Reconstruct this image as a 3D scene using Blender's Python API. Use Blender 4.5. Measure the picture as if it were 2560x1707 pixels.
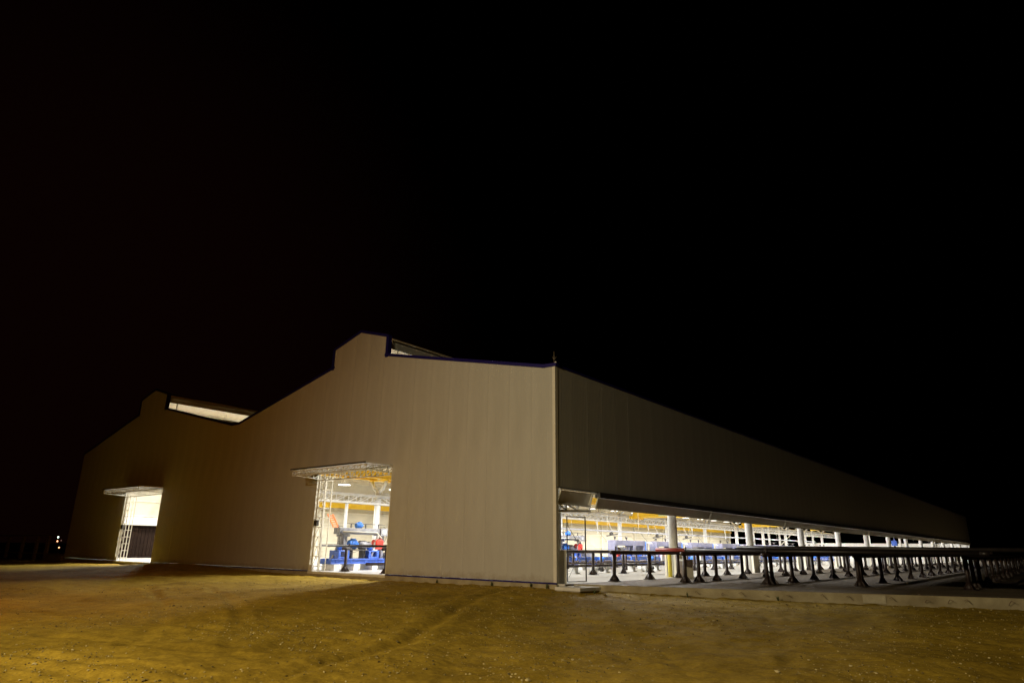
import bpy, math, random
import numpy as np
from mathutils import Vector, Matrix, noise

for o in list(bpy.data.objects):
    bpy.data.objects.remove(o)
scene = bpy.context.scene
COL = scene.collection
R = math.radians

# ------------------------------------------------------------------ camera
CAMPOS = Vector((15.645, -22.238, 1.30))
YAW, PITCH, ROLL, FPX = -0.68105, 0.302986, 0.013005, 1649.24
cam = bpy.data.cameras.new('camera')
cam.sensor_width = 36.0
cam.lens = FPX / 2560.0 * 36.0
cam.clip_start = 0.1
cam.clip_end = 3000
camo = bpy.data.objects.new('camera', cam)
COL.objects.link(camo)
fw = Vector((math.sin(YAW) * math.cos(PITCH), math.cos(YAW) * math.cos(PITCH), math.sin(PITCH)))
rt = Vector((math.cos(YAW), -math.sin(YAW), 0))
up = rt.cross(fw)
rt2 = rt * math.cos(ROLL) + up * math.sin(ROLL)
up2 = up * math.cos(ROLL) - rt * math.sin(ROLL)
camo.matrix_world = Matrix(((rt2.x, up2.x, -fw.x, CAMPOS.x), (rt2.y, up2.y, -fw.y, CAMPOS.y),
                            (rt2.z, up2.z, -fw.z, CAMPOS.z), (0, 0, 0, 1)))
scene.camera = camo

# ------------------------------------------------------------------ world: a moonless night
world = bpy.data.worlds.new('World')
scene.world = world
world.use_nodes = True
wn = world.node_tree
sky = wn.nodes.new('ShaderNodeTexSky')
sky.sky_type = 'NISHITA'
sky.sun_disc = False
sky.sun_elevation = R(-6)
sky.sun_rotation = R(120)
bg = wn.nodes['Background']
wn.links.new(sky.outputs[0], bg.inputs[0])
bg.inputs[1].default_value = 0.00005
# the faint glow of the town whose lamps stand on the left horizon
wtc = wn.nodes.new('ShaderNodeTexCoord')
wdot = wn.nodes.new('ShaderNodeVectorMath'); wdot.operation = 'DOT_PRODUCT'
wdot.inputs[1].default_value = Vector((-0.955, 0.22, 0.20)).normalized()
wn.links.new(wtc.outputs['Generated'], wdot.inputs[0])
wmr = wn.nodes.new('ShaderNodeMapRange'); wmr.interpolation_type = 'SMOOTHSTEP'
wmr.inputs['From Min'].default_value = 0.80; wmr.inputs['From Max'].default_value = 1.0
wmr.inputs['To Min'].default_value = 0.0; wmr.inputs['To Max'].default_value = 0.0024
wn.links.new(wdot.outputs['Value'], wmr.inputs['Value'])
bg2 = wn.nodes.new('ShaderNodeBackground'); bg2.inputs[0].default_value = (1.0, 0.22, 0.14, 1)
wn.links.new(wmr.outputs[0], bg2.inputs[1])
wadd = wn.nodes.new('ShaderNodeAddShader')
wn.links.new(bg.outputs[0], wadd.inputs[0]); wn.links.new(bg2.outputs[0], wadd.inputs[1])
wn.links.new(wadd.outputs[0], wn.nodes['World Output'].inputs[0])

# ------------------------------------------------------------------ exposure and sampling
scene.view_settings.view_transform = 'Standard'
scene.view_settings.look = 'None'
scene.view_settings.exposure = 0.0
scene.view_settings.gamma = 1.0
scene.render.engine = 'CYCLES'
scene.cycles.use_denoising = True
scene.cycles.max_bounces = 7
scene.cycles.diffuse_bounces = 5
scene.cycles.sample_clamp_indirect = 3.0
scene.cycles.sample_clamp_direct = 4.0
scene.cycles.caustics_reflective = False
scene.cycles.caustics_refractive = False

SODIUM = (1.0, 0.82, 0.52)
AMBER = (1.0, 0.36, 0.045)
HALL = (1.0, 0.98, 0.94)
LAMP_W = 9800.0
YARD_W = 22000.0
YARD2_W = 3200.0

# ------------------------------------------------------------------ materials
def new_mat(name):
    m = bpy.data.materials.new(name)
    m.use_nodes = True
    nt = m.node_tree
    return m, nt, nt.nodes['Principled BSDF']

def noise_mat(name, c1, c2, scale=3.0, rough=0.6, metal=0.0, bump=0.0, bscale=None, detail=6, vary=0.0, coords='Object', stretch=None, spec=0.5):
    m, nt, b = new_mat(name)
    tc = nt.nodes.new('ShaderNodeTexCoord')
    src = tc.outputs[coords]
    if stretch:
        mp = nt.nodes.new('ShaderNodeMapping')
        mp.inputs['Scale'].default_value = stretch
        nt.links.new(src, mp.inputs[0]); src = mp.outputs[0]
    n = nt.nodes.new('ShaderNodeTexNoise')
    n.inputs['Scale'].default_value = scale
    n.inputs['Detail'].default_value = detail
    nt.links.new(src, n.inputs['Vector'])
    r = nt.nodes.new('ShaderNodeValToRGB')
    r.color_ramp.elements[0].position = 0.3
    r.color_ramp.elements[1].position = 0.7
    r.color_ramp.elements[0].color = (*c1, 1)
    r.color_ramp.elements[1].color = (*c2, 1)
    nt.links.new(n.outputs['Fac'], r.inputs[0])
    col = r.outputs[0]
    if vary:
        oi = nt.nodes.new('ShaderNodeObjectInfo')
        mr = nt.nodes.new('ShaderNodeMapRange')
        mr.inputs['To Min'].default_value = 1 - vary
        mr.inputs['To Max'].default_value = 1 + vary
        nt.links.new(oi.outputs['Random'], mr.inputs['Value'])
        hs = nt.nodes.new('ShaderNodeHueSaturation')
        nt.links.new(mr.outputs[0], hs.inputs['Value'])
        nt.links.new(col, hs.inputs['Color'])
        col = hs.outputs[0]
    nt.links.new(col, b.inputs['Base Color'])
    b.inputs['Roughness'].default_value = rough
    b.inputs['Metallic'].default_value = metal
    b.inputs['Specular IOR Level'].default_value = spec
    if bump:
        n2 = nt.nodes.new('ShaderNodeTexNoise')
        n2.inputs['Scale'].default_value = bscale or scale * 5
        n2.inputs['Detail'].default_value = 6
        nt.links.new(src, n2.inputs['Vector'])
        bp = nt.nodes.new('ShaderNodeBump')
        bp.inputs['Strength'].default_value = bump
        bp.inputs['Distance'].default_value = 0.02
        nt.links.new(n2.outputs['Fac'], bp.inputs['Height'])
        nt.links.new(bp.outputs[0], b.inputs['Normal'])
    return m

def cladding_mat(name, c1, c2, axis):
    """cream sheet with fine vertical ribs; faint rain streaks and dust"""
    m = noise_mat(name, c1, c2, 0.9, rough=0.55, vary=0.010, stretch=(1.6, 1.6, 0.25), spec=0.3)
    nt = m.node_tree; b = nt.nodes['Principled BSDF']
    tc = nt.nodes.new('ShaderNodeTexCoord')
    w = nt.nodes.new('ShaderNodeTexWave')
    w.wave_type = 'BANDS'
    w.bands_direction = axis
    w.wave_profile = 'SIN'
    w.inputs['Scale'].default_value = 20.0 / (2 * math.pi) * (2 * math.pi / 20) / 0.1 * 0.5
    w.inputs['Scale'].default_value = math.pi / (10 * 0.1245)      # one rib each 12.45 cm
    nt.links.new(tc.outputs['Object'], w.inputs['Vector'])
    bp = nt.nodes.new('ShaderNodeBump')
    # mud splashed up the foot of the wall
    sx = nt.nodes.new('ShaderNodeSeparateXYZ'); nt.links.new(tc.outputs['Object'], sx.inputs[0])
    geo = nt.nodes.new('ShaderNodeNewGeometry')
    sn = nt.nodes.new('ShaderNodeTexNoise'); sn.inputs['Scale'].default_value = 2.3; sn.inputs['Detail'].default_value = 8; sn.inputs['Roughness'].default_value = .7
    nt.links.new(geo.outputs['Position'], sn.inputs['Vector'])
    ma = nt.nodes.new('ShaderNodeMath'); ma.operation = 'MULTIPLY_ADD'; ma.inputs[1].default_value = 1.5
    nt.links.new(sn.outputs['Fac'], ma.inputs[0])
    mz = nt.nodes.new('ShaderNodeMath'); mz.operation = 'MULTIPLY'; mz.inputs[1].default_value = -1.6
    nt.links.new(sx.outputs['Z'], mz.inputs[0]); nt.links.new(mz.outputs[0], ma.inputs[2])
    sr = nt.nodes.new('ShaderNodeMapRange'); sr.inputs['From Min'].default_value = .25; sr.inputs['From Max'].default_value = .95
    sr.inputs['To Max'].default_value = .6
    nt.links.new(ma.outputs[0], sr.inputs['Value'])
    mx = nt.nodes.new('ShaderNodeMix'); mx.data_type = 'RGBA'
    nt.links.new(sr.outputs[0], mx.inputs[0])
    nt.links.new(b.inputs['Base Color'].links[0].from_socket, mx.inputs[6]); mx.inputs[7].default_value = (0.20, 0.15, 0.07, 1)
    nt.links.new(mx.outputs[2], b.inputs['Base Color'])
    bp.inputs['Strength'].default_value = 0.16
    bp.inputs['Distance'].default_value = 0.012
    nt.links.new(w.outputs['Fac'], bp.inputs['Height'])
    nt.links.new(bp.outputs[0], b.inputs['Normal'])
    return m

def emit_mat(name, col, strength):
    m, nt, b = new_mat(name)
    b.inputs['Base Color'].default_value = (0.8, 0.8, 0.8, 1)
    b.inputs['Emission Color'].default_value = (*col, 1)
    b.inputs['Emission Strength'].default_value = strength
    m.cycles.emission_sampling = 'NONE'
    return m

M = {}
M['clad_front'] = cladding_mat('cream_cladding_front', (0.385, 0.372, 0.325), (0.45, 0.437, 0.385), 'X')
M['clad_side'] = cladding_mat('cream_cladding_side', (0.385, 0.372, 0.325), (0.45, 0.437, 0.385), 'Y')
M['clad_in'] = noise_mat('inner_wall_sheet', (0.47, 0.43, 0.32), (0.55, 0.51, 0.40), 0.6, rough=0.6)
M['roof_in'] = noise_mat('roof_sheet', (0.46, 0.385, 0.25), (0.54, 0.465, 0.33), 0.5, rough=0.6, stretch=(3, .2, 3))
M['white'] = noise_mat('white_steel_paint', (0.70, 0.70, 0.68), (0.80, 0.80, 0.78), 2, rough=0.45, vary=.03)
M['cream'] = noise_mat('cream_steel_paint', (0.58, 0.55, 0.45), (0.66, 0.63, 0.53), 2, rough=0.5)
M['trim_blue'] = noise_mat('blue_trim', (0.008, 0.005, 0.085), (0.012, 0.008, 0.11), 2, rough=0.4)
M['concrete_floor'] = noise_mat('hall_concrete', (0.50, 0.49, 0.46), (0.62, 0.61, 0.58), 0.5, rough=0.5, bump=.1, bscale=8)
M['concrete'] = noise_mat('apron_concrete', (0.060, 0.040, 0.017), (0.110, 0.076, 0.035), 0.7, rough=0.85, bump=.5, bscale=14)
M['concrete_edge'] = noise_mat('footing_concrete', (0.22, 0.18, 0.10), (0.38, 0.33, 0.20), 1.6, rough=0.9, bump=.6, bscale=10)
M['concrete_pale'] = noise_mat('pale_concrete', (0.52, 0.50, 0.44), (0.64, 0.62, 0.56), 3, rough=0.9, bump=.4, bscale=20)
M['concrete_patch'] = noise_mat('patch_concrete', (0.34, 0.30, 0.20), (0.44, 0.40, 0.28), 6, rough=0.9, bump=.4, bscale=20)
M['yellow'] = noise_mat('crane_yellow', (0.80, 0.50, 0.02), (0.86, 0.56, 0.03), 1.5, rough=0.45)
M['bollard'] = noise_mat('bollard_yellow', (0.70, 0.60, 0.06), (0.80, 0.70, 0.10), 6, rough=0.5)
M['blue'] = noise_mat('machine_blue', (0.020, 0.060, 0.30), (0.05, 0.14, 0.56), 4, rough=0.4, vary=.06)
M['motor_blue'] = noise_mat('motor_blue', (0.04, 0.16, 0.55), (0.06, 0.22, 0.66), 5, rough=0.4)
M['grey'] = noise_mat('machine_grey', (0.12, 0.12, 0.13), (0.22, 0.22, 0.235), 4, rough=0.45, vary=.05)
M['purple_grey'] = noise_mat('portal_grey', (0.10, 0.10, 0.145), (0.16, 0.16, 0.22), 2, rough=0.45, vary=.08)
M['red'] = noise_mat('guard_red', (0.62, 0.03, 0.02), (0.72, 0.05, 0.03), 4, rough=0.4)
M['orange'] = noise_mat('ladder_orange', (0.78, 0.17, 0.03), (0.85, 0.22, 0.05), 4, rough=0.5)
M['brown_motor'] = noise_mat('motor_brown', (0.10, 0.07, 0.05), (0.16, 0.12, 0.09), 5, rough=0.5)
M['rack'] = noise_mat('rack_brown_paint', (0.014, 0.007, 0.006), (0.030, 0.016, 0.012), 4, rough=0.55, bump=.2, bscale=30)
M['pipe'] = noise_mat('black_pipe', (0.010, 0.008, 0.008), (0.022, 0.016, 0.014), 3, rough=0.42)
M['pipe_red'] = noise_mat('pipe_thread_red', (0.22, 0.02, 0.015), (0.30, 0.03, 0.02), 5, rough=0.5)
M['dark'] = noise_mat('dark_metal', (0.025, 0.022, 0.02), (0.045, 0.04, 0.035), 4, rough=0.5)
M['rust'] = noise_mat('rusty_rebar', (0.06, 0.03, 0.015), (0.12, 0.06, 0.03), 20, rough=0.9)
def stone_mat():
    m = noise_mat('stone', (0.6, 0.6, 0.6), (1.0, 1.0, 1.0), 9, rough=.95, bump=.4, bscale=30, spec=.15)
    nt = m.node_tree; b = nt.nodes['Principled BSDF']
    ramp0 = b.inputs['Base Color'].links[0].from_socket
    ge = nt.nodes.new('ShaderNodeNewGeometry')
    r = nt.nodes.new('ShaderNodeValToRGB')
    r.color_ramp.elements[0].color = (0.10, 0.075, 0.03, 1); r.color_ramp.elements[1].color = (0.62, 0.52, 0.26, 1)
    e = r.color_ramp.elements.new(.55); e.color = (0.30, 0.23, 0.08, 1)
    nt.links.new(ge.outputs['Random Per Island'], r.inputs[0])
    x = nt.nodes.new('ShaderNodeMix'); x.data_type = 'RGBA'; x.blend_type = 'MULTIPLY'; x.inputs[0].default_value = 1
    nt.links.new(r.outputs[0], x.inputs[6]); nt.links.new(ramp0, x.inputs[7])
    nt.links.new(x.outputs[2], b.inputs['Base Color'])
    return m
M['stone'] = stone_mat()
M['frame_dark'] = noise_mat('weathered_steel', (0.20, 0.16, 0.11), (0.30, 0.24, 0.17), 3, rough=0.7)
M['night_brown'] = noise_mat('doorway_night_brown', (0.006, 0.0035, 0.0025), (0.010, 0.006, 0.004), 2, rough=.95, spec=.03)  # night darkness of the open doorway put into the colour
M['leaf'] = noise_mat('weed_green', (0.05, 0.07, 0.02), (0.09, 0.11, 0.03), 8, rough=.8)
M['lens'] = emit_mat('lamp_lens', (1, 0.98, 0.94), 9.0)
M['sodium_lens'] = emit_mat('sodium_lens', SODIUM, 40.0)
M['far_white'] = emit_mat('far_white_lamp', (0.75, 1.0, 0.92), 5.0)
M['far_orange'] = emit_mat('far_orange_lamp', (1.0, 0.45, 0.2), 3.0)
M['far_dim'] = emit_mat('far_dim_lamp', (1.0, 0.6, 0.45), 0.35)
M['plate'] = noise_mat('sign_plate', (0.55, 0.60, 0.30), (0.62, 0.66, 0.36), 4, rough=0.5)

def dirt_mat():
    m, nt, b = new_mat('dirt')
    tc = nt.nodes.new('ShaderNodeTexCoord')
    L = nt.links.new
    def nz(scale, detail, rough=0.6):
        n = nt.nodes.new('ShaderNodeTexNoise')
        n.inputs['Scale'].default_value = scale
        n.inputs['Detail'].default_value = detail
        n.inputs['Roughness'].default_value = rough
        L(tc.outputs['Object'], n.inputs['Vector'])
        return n
    def ramp(src, p0, p1, c0, c1):
        r = nt.nodes.new('ShaderNodeValToRGB')
        r.color_ramp.elements[0].position = p0; r.color_ramp.elements[1].position = p1
        r.color_ramp.elements[0].color = (*c0, 1); r.color_ramp.elements[1].color = (*c1, 1)
        L(src, r.inputs[0]); return r.outputs[0]
    big = nz(0.22, 5); mid = nz(2.2, 8, .7); fine = nz(15, 8, .8)
    base = ramp(big.outputs['Fac'], .35, .68, (0.27, 0.180, 0.016), (0.415, 0.283, 0.031))
    midc = ramp(mid.outputs['Fac'], .32, .7, (0.66, 0.64, 0.60), (1.15, 1.15, 1.18))
    finec = ramp(fine.outputs['Fac'], .38, .66, (0.70, 0.68, 0.64), (1.25, 1.25, 1.3))
    def mul(a, c):
        x = nt.nodes.new('ShaderNodeMix'); x.data_type = 'RGBA'; x.blend_type = 'MULTIPLY'
        x.inputs[0].default_value = 1.0
        L(a, x.inputs[6]); L(c, x.inputs[7]); return x.outputs[2]
    L(mul(mul(base, midc), finec), b.inputs['Base Color'])
    b.inputs['Roughness'].default_value = 1.0
    b.inputs['Specular IOR Level'].default_value = 0.1
    ad = nt.nodes.new('ShaderNodeMath'); ad.operation = 'MULTIPLY_ADD'
    L(mid.outputs['Fac'], ad.inputs[0]); ad.inputs[1].default_value = 2.2
    L(fine.outputs['Fac'], ad.inputs[2])
    vo = nt.nodes.new('ShaderNodeTexVoronoi'); vo.inputs['Scale'].default_value = 18
    L(tc.outputs['Object'], vo.inputs['Vector'])
    ad2 = nt.nodes.new('ShaderNodeMath'); ad2.operation = 'MULTIPLY_ADD'
    L(vo.outputs['Distance'], ad2.inputs[0]); ad2.inputs[1].default_value = -0.5
    L(ad.outputs[0], ad2.inputs[2])
    bp = nt.nodes.new('ShaderNodeBump')
    bp.inputs['Strength'].default_value = 0.30
    bp.inputs['Distance'].default_value = 0.016
    L(ad2.outputs[0], bp.inputs['Height'])
    L(bp.outputs[0], b.inputs['Normal'])
    return m
M['dirt'] = dirt_mat()

# ------------------------------------------------------------------ mesh helpers
class MB:
    def __init__(s):
        s.v = []; s.f = []; s.sm = []
    def box(s, x0, x1, y0, y1, z0, z1):
        i = len(s.v)
        s.v += [(x0, y0, z0), (x1, y0, z0), (x1, y1, z0), (x0, y1, z0), (x0, y0, z1), (x1, y0, z1), (x1, y1, z1), (x0, y1, z1)]
        s.f += [tuple(i + k for k in q) for q in ((0, 3, 2, 1), (4, 5, 6, 7), (0, 1, 5, 4), (1, 2, 6, 5), (2, 3, 7, 6), (3, 0, 4, 7))]
        s.sm += [False] * 6
        return s
    def bar(s, a, b, w, h=None):
        """square bar between two points"""
        a = Vector(a); b = Vector(b); d = (b - a).normalized()
        ref = Vector((0, 0, 1)) if abs(d.z) < 0.9 else Vector((0, 1, 0))
        u = d.cross(ref).normalized() * (w / 2); t = u.cross(d).normalized() * ((h or w) / 2)
        i = len(s.v)
        for p in (a, b):
            for q in (-u - t, u - t, u + t, -u + t):
                s.v.append(tuple(p + q))
        s.f += [tuple(i + k for k in q) for q in ((3, 2, 1, 0), (4, 5, 6, 7), (0, 1, 5, 4), (1, 2, 6, 5), (2, 3, 7, 6), (3, 0, 4, 7))]
        s.sm += [False] * 6
        return s
    def rings(s, pts, n=12, smooth=True, caps=True):
        """surface of revolution along a path of (point, radius)"""
        P = [(Vector(p), r) for p, r in pts]
        d = (P[-1][0] - P[0][0]).normalized()
        ref = Vector((0, 0, 1)) if abs(d.z) < 0.9 else Vector((1, 0, 0))
        u = d.cross(ref).normalized(); t = u.cross(d)
        i = len(s.v)
        for p, r in P:
            for k in range(n):
                a = 2 * math.pi * k / n
                s.v.append(tuple(p + (u * math.cos(a) + t * math.sin(a)) * r))
        for j in range(len(P) - 1):
            for k in range(n):
                k2 = (k + 1) % n
                s.f.append((i + j * n + k, i + (j + 1) * n + k, i + (j + 1) * n + k2, i + j * n + k2)); s.sm.append(smooth)
        if caps:
            s.f.append(tuple(i + k for k in range(n))); s.sm.append(False)
            e = i + (len(P) - 1) * n
            s.f.append(tuple(e + n - 1 - k for k in range(n))); s.sm.append(False)
        return s
    def cyl(s, a, b, r, n=12):
        return s.rings([(a, r), (b, r)], n)
    def prism(s, poly, axis, a, b):
        """polygon of 2D points extruded along an axis ('x': poly=(y,z), 'y': poly=(x,z), 'z': poly=(x,y))"""
        n = len(poly); i = len(s.v)
        for c in (a, b):
            for p, q in poly:
                s.v.append((c, p, q) if axis == 'x' else (p, c, q) if axis == 'y' else (p, q, c))
        s.f.append(tuple(i + k for k in range(n))); s.f.append(tuple(i + n + n - 1 - k for k in range(n)))
        s.sm += [False, False]
        for k in range(n):
            k2 = (k + 1) % n
            s.f.append((i + k, i + n + k, i + n + k2, i + k2)); s.sm.append(False)
        return s
    def mesh(s, name, mat):
        me = bpy.data.meshes.new(name)
        me.from_pydata(s.v, [], s.f)
        me.polygons.foreach_set('use_smooth', s.sm)
        import bmesh
        bm = bmesh.new(); bm.from_mesh(me)
        bmesh.ops.recalc_face_normals(bm, faces=bm.faces)
        bm.to_mesh(me); bm.free()
        me.materials.append(mat)
        return me
    def build(s, name, mat, parent=None):
        return link(name, s.mesh(name, mat), parent)

def link(name, me, parent=None, loc=None, rot=None):
    o = bpy.data.objects.new(name, me)
    COL.objects.link(o)
    if parent: o.parent = parent
    if loc: o.location = loc
    if rot: o.rotation_euler = rot
    return o

def bevel(o, w=0.02, seg=2):
    m = o.modifiers.new('bevel', 'BEVEL'); m.width = w; m.segments = seg; m.limit_method = 'ANGLE'
    return o

def tag(o, label, cat, group=None):
    o['label'] = label; o['category'] = cat
    if group: o['group'] = group
    return o

def thing(name, loc, label, cat, group=None, rz=0.0):
    o = bpy.data.objects.new(name, None)
    COL.objects.link(o)
    o.location = loc; o.rotation_euler = (0, 0, rz)
    o.empty_display_size = 0.2
    return tag(o, label, cat, group)

def part(name, parent):
    """an empty part that only holds sub-parts"""
    o = bpy.data.objects.new(name, None)
    COL.objects.link(o); o.parent = parent
    return o

def copy_tree(o, parent=None):
    c = o.copy(); COL.objects.link(c); c.parent = parent
    for ch in o.children: copy_tree(ch, c)
    return c

def structure(o):
    o['kind'] = 'structure'; return o

random.seed(7)
ORD = ['first', 'second', 'third', 'fourth', 'fifth', 'sixth', 'seventh', 'eighth', 'ninth', 'tenth', 'eleventh', 'twelfth',
       'thirteenth', 'fourteenth', 'fifteenth', 'sixteenth']

# ------------------------------------------------------------------ main dimensions
W, L, H = 51.4, 150.0, 8.70
PW = 1.245                                  # cladding panel module
XM = -25.75                                 # valley column row
MB_Y = 12.45                                # bay of the middle columns
CB_Y = 11.22                                # bay of the side columns
PROFILE = [(0, 8.70), (-0.6, 8.72), (-11.1, 11.05), (-11.1, 12.13), (-13.35, 12.80), (-15.6, 12.15), (-15.6, 11.05),
           (-25.35, 8.82), (-26.3, 8.82), (-36.75, 11.18), (-36.75, 12.32), (-38.95, 12.95), (-41.2, 12.38), (-41.2, 11.18), (-51.4, 8.75)]
DOORS = [(-13 * PW, -8 * PW), (-33 * PW, -28 * PW)]
DOOR_H = 5.10
SLAB_EDGE = [(0.35, 0.55), (4.3, 1.75), (9.2, 3.2), (14.3, 5.0), (45, 15.5)]

def prof_z(x):
    best = None
    for (xa, za), (xb, zb) in zip(PROFILE[:-1], PROFILE[1:]):
        if xb <= x <= xa and xa != xb:
            z = za + (zb - za) * (xa - x) / (xa - xb)
            best = z if best is None else max(best, z)
    return best if best is not None else 8.7

def prof_slice(xl, xr):
    """top outline between two x (right to left) including the vertical monitor walls"""
    out = []
    for i, (xa, za) in enumerate(PROFILE[:-1]):
        xb, zb = PROFILE[i + 1]
        if xa == xb:
            if xl < xa < xr:
                out += [(xa, za), (xb, zb)]
            continue
        lo, hi = max(xb, xl), min(xa, xr)
        if hi - lo <= 1e-6: continue
        f = lambda x: za + (zb - za) * (xa - x) / (xa - xb)
        for x in (hi, lo):
            p = (x, f(x))
            if not out or abs(out[-1][0] - p[0]) > 1e-5 or abs(out[-1][1] - p[1]) > 1e-5:
                out.append(p)
    return out

# ------------------------------------------------------------------ terrain
RUT = [(-1.42, -0.9), (0.32, -5.01), (2.66, -9.01), (4.46, -11.88), (5.35, -14.61), (5.54, -16.05), (5.88, -17.4), (6.5, -20)]
TRACKS = [[(-9, -17.6), (-3.6, -16.9), (-.8, -16.2), (1.6, -15.6), (4.2, -14.9)], [(-9, -19.3), (-2, -18.3), (.7, -17.8), (2.6, -17.2), (4.8, -16.5)],
          [(4.4, -7.0), (8.0, -9.4), (12.5, -12.8), (15, -15)], [(8.6, -2.0), (10.2, -5.5), (11.6, -9.5)], [(-9, -15.2), (-4, -14.6), (0, -13.6), (3.4, -12.4)], [(-6, -20.2), (-1, -19.0), (1.8, -18.2), (4.0, -17.6)], [(3.0, -3.0), (6.0, -5.6), (9.5, -9.6), (12.2, -13.2)],
          [(-12, -8.0), (-6, -10.0), (-1, -12.4), (3, -15.0)], [(-13, -9.6), (-7, -11.7), (-2, -14.0), (1, -16.0)]]

def seg_dist(P, A, B):
    A = np.array(A); B = np.array(B); d = B - A
    t = np.clip(((P - A) @ d) / (d @ d), 0, 1)
    Q = A + t[:, None] * d
    e = P - Q
    return np.sqrt((e ** 2).sum(1)), (d[0] * e[:, 1] - d[1] * e[:, 0]) / np.linalg.norm(d)

def poly_dist(P, pts):
    best = np.full(len(P), 1e9); side = np.zeros(len(P))
    for a, b in zip(pts[:-1], pts[1:]):
        d, s = seg_dist(P, a, b)
        m = d < best
        best[m] = d[m]; side[m] = s[m]
    return best, side

def sstep(a, b, x):
    t = np.clip((x - a) / (b - a), 0, 1); return t * t * (3 - 2 * t)

_g = np.random.RandomState(11)
_perm = _g.permutation(4096); _grad = _g.uniform(0, 2 * math.pi, 4096)
_gx, _gy = np.cos(_grad), np.sin(_grad)

def vnoise(P, s, ox=0.0):
    """2D gradient noise, about -0.8 .. 0.8"""
    P = np.asarray(P, float)
    x = P[:, 0] * s + ox * 17.31; y = P[:, 1] * s - ox * 9.77
    xi = np.floor(x).astype(np.int64); yi = np.floor(y).astype(np.int64)
    xf = x - xi; yf = y - yi
    u = xf * xf * xf * (xf * (xf * 6 - 15) + 10); v = yf * yf * yf * (yf * (yf * 6 - 15) + 10)
    def g(dx, dy):
        h = _perm[(_perm[(xi + dx) & 4095] + yi + dy) & 4095]
        return _gx[h] * (xf - dx) + _gy[h] * (yf - dy)
    a = g(0, 0); b = g(1, 0); c = g(0, 1); d = g(1, 1)
    return 1.4 * ((a * (1 - u) + b * u) * (1 - v) + (c * (1 - u) + d * u) * v)

def terrain(P):
    P = np.asarray(P, float)
    x, y = P[:, 0], P[:, 1]
    edge_y = np.interp(x, [-60, 0.3] + [p[0] for p in SLAB_EDGE], [0, 0] + [p[1] for p in SLAB_EDGE])
    d = edge_y - y                                   # how far in front of the building or apron
    base_near = np.interp(x, [-60, -46, -40, -34, -28, -16, -10, -2, 2, 5, 10, 20], [-.25, -.22, -.20, -.15, -.05, -.26, -.28, -.20, -.22, -.31, -.36, -.38])
    z = base_near - 0.40 * sstep(1.0, 17.0, d) * np.interp(x, [-30, 0], [.55, 1.0])
    z += 0.10 * np.exp(-((x + 9) / 6) ** 2 - ((y + 8) / 4) ** 2)        # low swell in front of the open door
    z += 0.16 * np.exp(-((x + 29) / 5) ** 2 - ((y + 1.5) / 1.6) ** 2)
    far = sstep(60, 200, np.hypot(x, y))
    amp = sstep(0.0, 3.0, np.abs(d)) * .8 + .2
    z += amp * (0.10 * vnoise(P, 0.17) + 0.065 * vnoise(P, 0.55, 5.1)) * (1 - far)
    near = np.hypot(x - CAMPOS.x, y - CAMPOS.y) < 60
    idx = np.where(near)[0]
    if len(idx):
        Q = P[idx]
        z[idx] += 0.024 * vnoise(Q, 1.9, 9.3) + 0.010 * vnoise(Q, 5.2, 2.2) + 0.004 * vnoise(Q, 13.0, 7.7)
        rd, sd = poly_dist(Q, RUT)
        wob = np.clip(0.8 + 0.6 * vnoise(Q, 0.7, 4.4), .2, 1.6)
        dd = np.sign(sd) * rd + 0.14 * vnoise(Q, .8, 8.0) + .05 * vnoise(Q, 4.0, 3.0)
        z[idx] += -0.060 * np.clip(wob, 0, 2) * np.exp(-(np.abs(dd) / 0.17) ** 2) + 0.030 * wob * np.exp(-((dd - 0.42) / 0.24) ** 2) * (rd < 1.2) + 0.03 * np.exp(-((dd + .45) / .22) ** 2) * (rd < 1.2)
        for t in TRACKS:
            td, _ = poly_dist(Q, t)
            w2 = (0.6 + 0.8 * vnoise(Q, 1.1, 6.6)) * (.65 if t[0][0] < 0 else .3)
            z[idx] += -0.05 * np.clip(w2, 0, 2) * np.exp(-(td / 0.16) ** 2) + 0.032 * np.clip(w2, 0, 2) * np.exp(-((td - .34) / .14) ** 2)
        # rubble bank along the wall foot and the apron edge
        bd = np.exp(-np.abs(d[idx] - .35) / .5)
        z[idx] += bd * 0.05 * (vnoise(Q, 2.7, 1.3) + .3)
    inside = d < -0.15
    z[inside] = np.minimum(z[inside], -0.45)
    left = (x < -W - 0.3)
    z[left] = np.maximum(z[left], -0.55)
    return z

def build_ground():
    ca = math.atan2(fw.y, fw.x)
    a_in = np.linspace(-R(46), R(46), 760)
    a_out = np.linspace(R(46), 2 * math.pi - R(46), 90)[1:-1]
    ang = ca + np.concatenate([a_in, a_out])
    rad = np.concatenate([np.geomspace(1.5, 7.9, 20), np.geomspace(8, 48, 640), np.geomspace(49, 1500, 50)])
    A, Rr = np.meshgrid(ang, rad)
    P = np.stack([CAMPOS.x + Rr.ravel() * np.cos(A.ravel()), CAMPOS.y + Rr.ravel() * np.sin(A.ravel())], 1)
    z = terrain(P)
    n = len(ang); m = len(rad)
    v = np.column_stack([P, z]).tolist()
    v.append((CAMPOS.x, CAMPOS.y, -0.6))
    f = []
    for j in range(m - 1):
        b = j * n
        for i in range(n):
            i2 = (i + 1) % n
            f.append((b + i, b + i2, b + n + i2, b + n + i))
    c = len(v) - 1
    for i in range(n): f.append((c, (i + 1) % n, i))
    me = bpy.data.meshes.new('ground')
    me.from_pydata(v, [], f)
    me.polygons.foreach_set('use_smooth', [True] * len(f))
    me.materials.append(M['dirt'])
    o = link('ground', me)
    structure(o)
    o['label'] = 'yellow-brown dirt yard with ruts and wheel tracks'
    if me.polygons[5].normal.z < 0: me.flip_normals()
build_ground()

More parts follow.
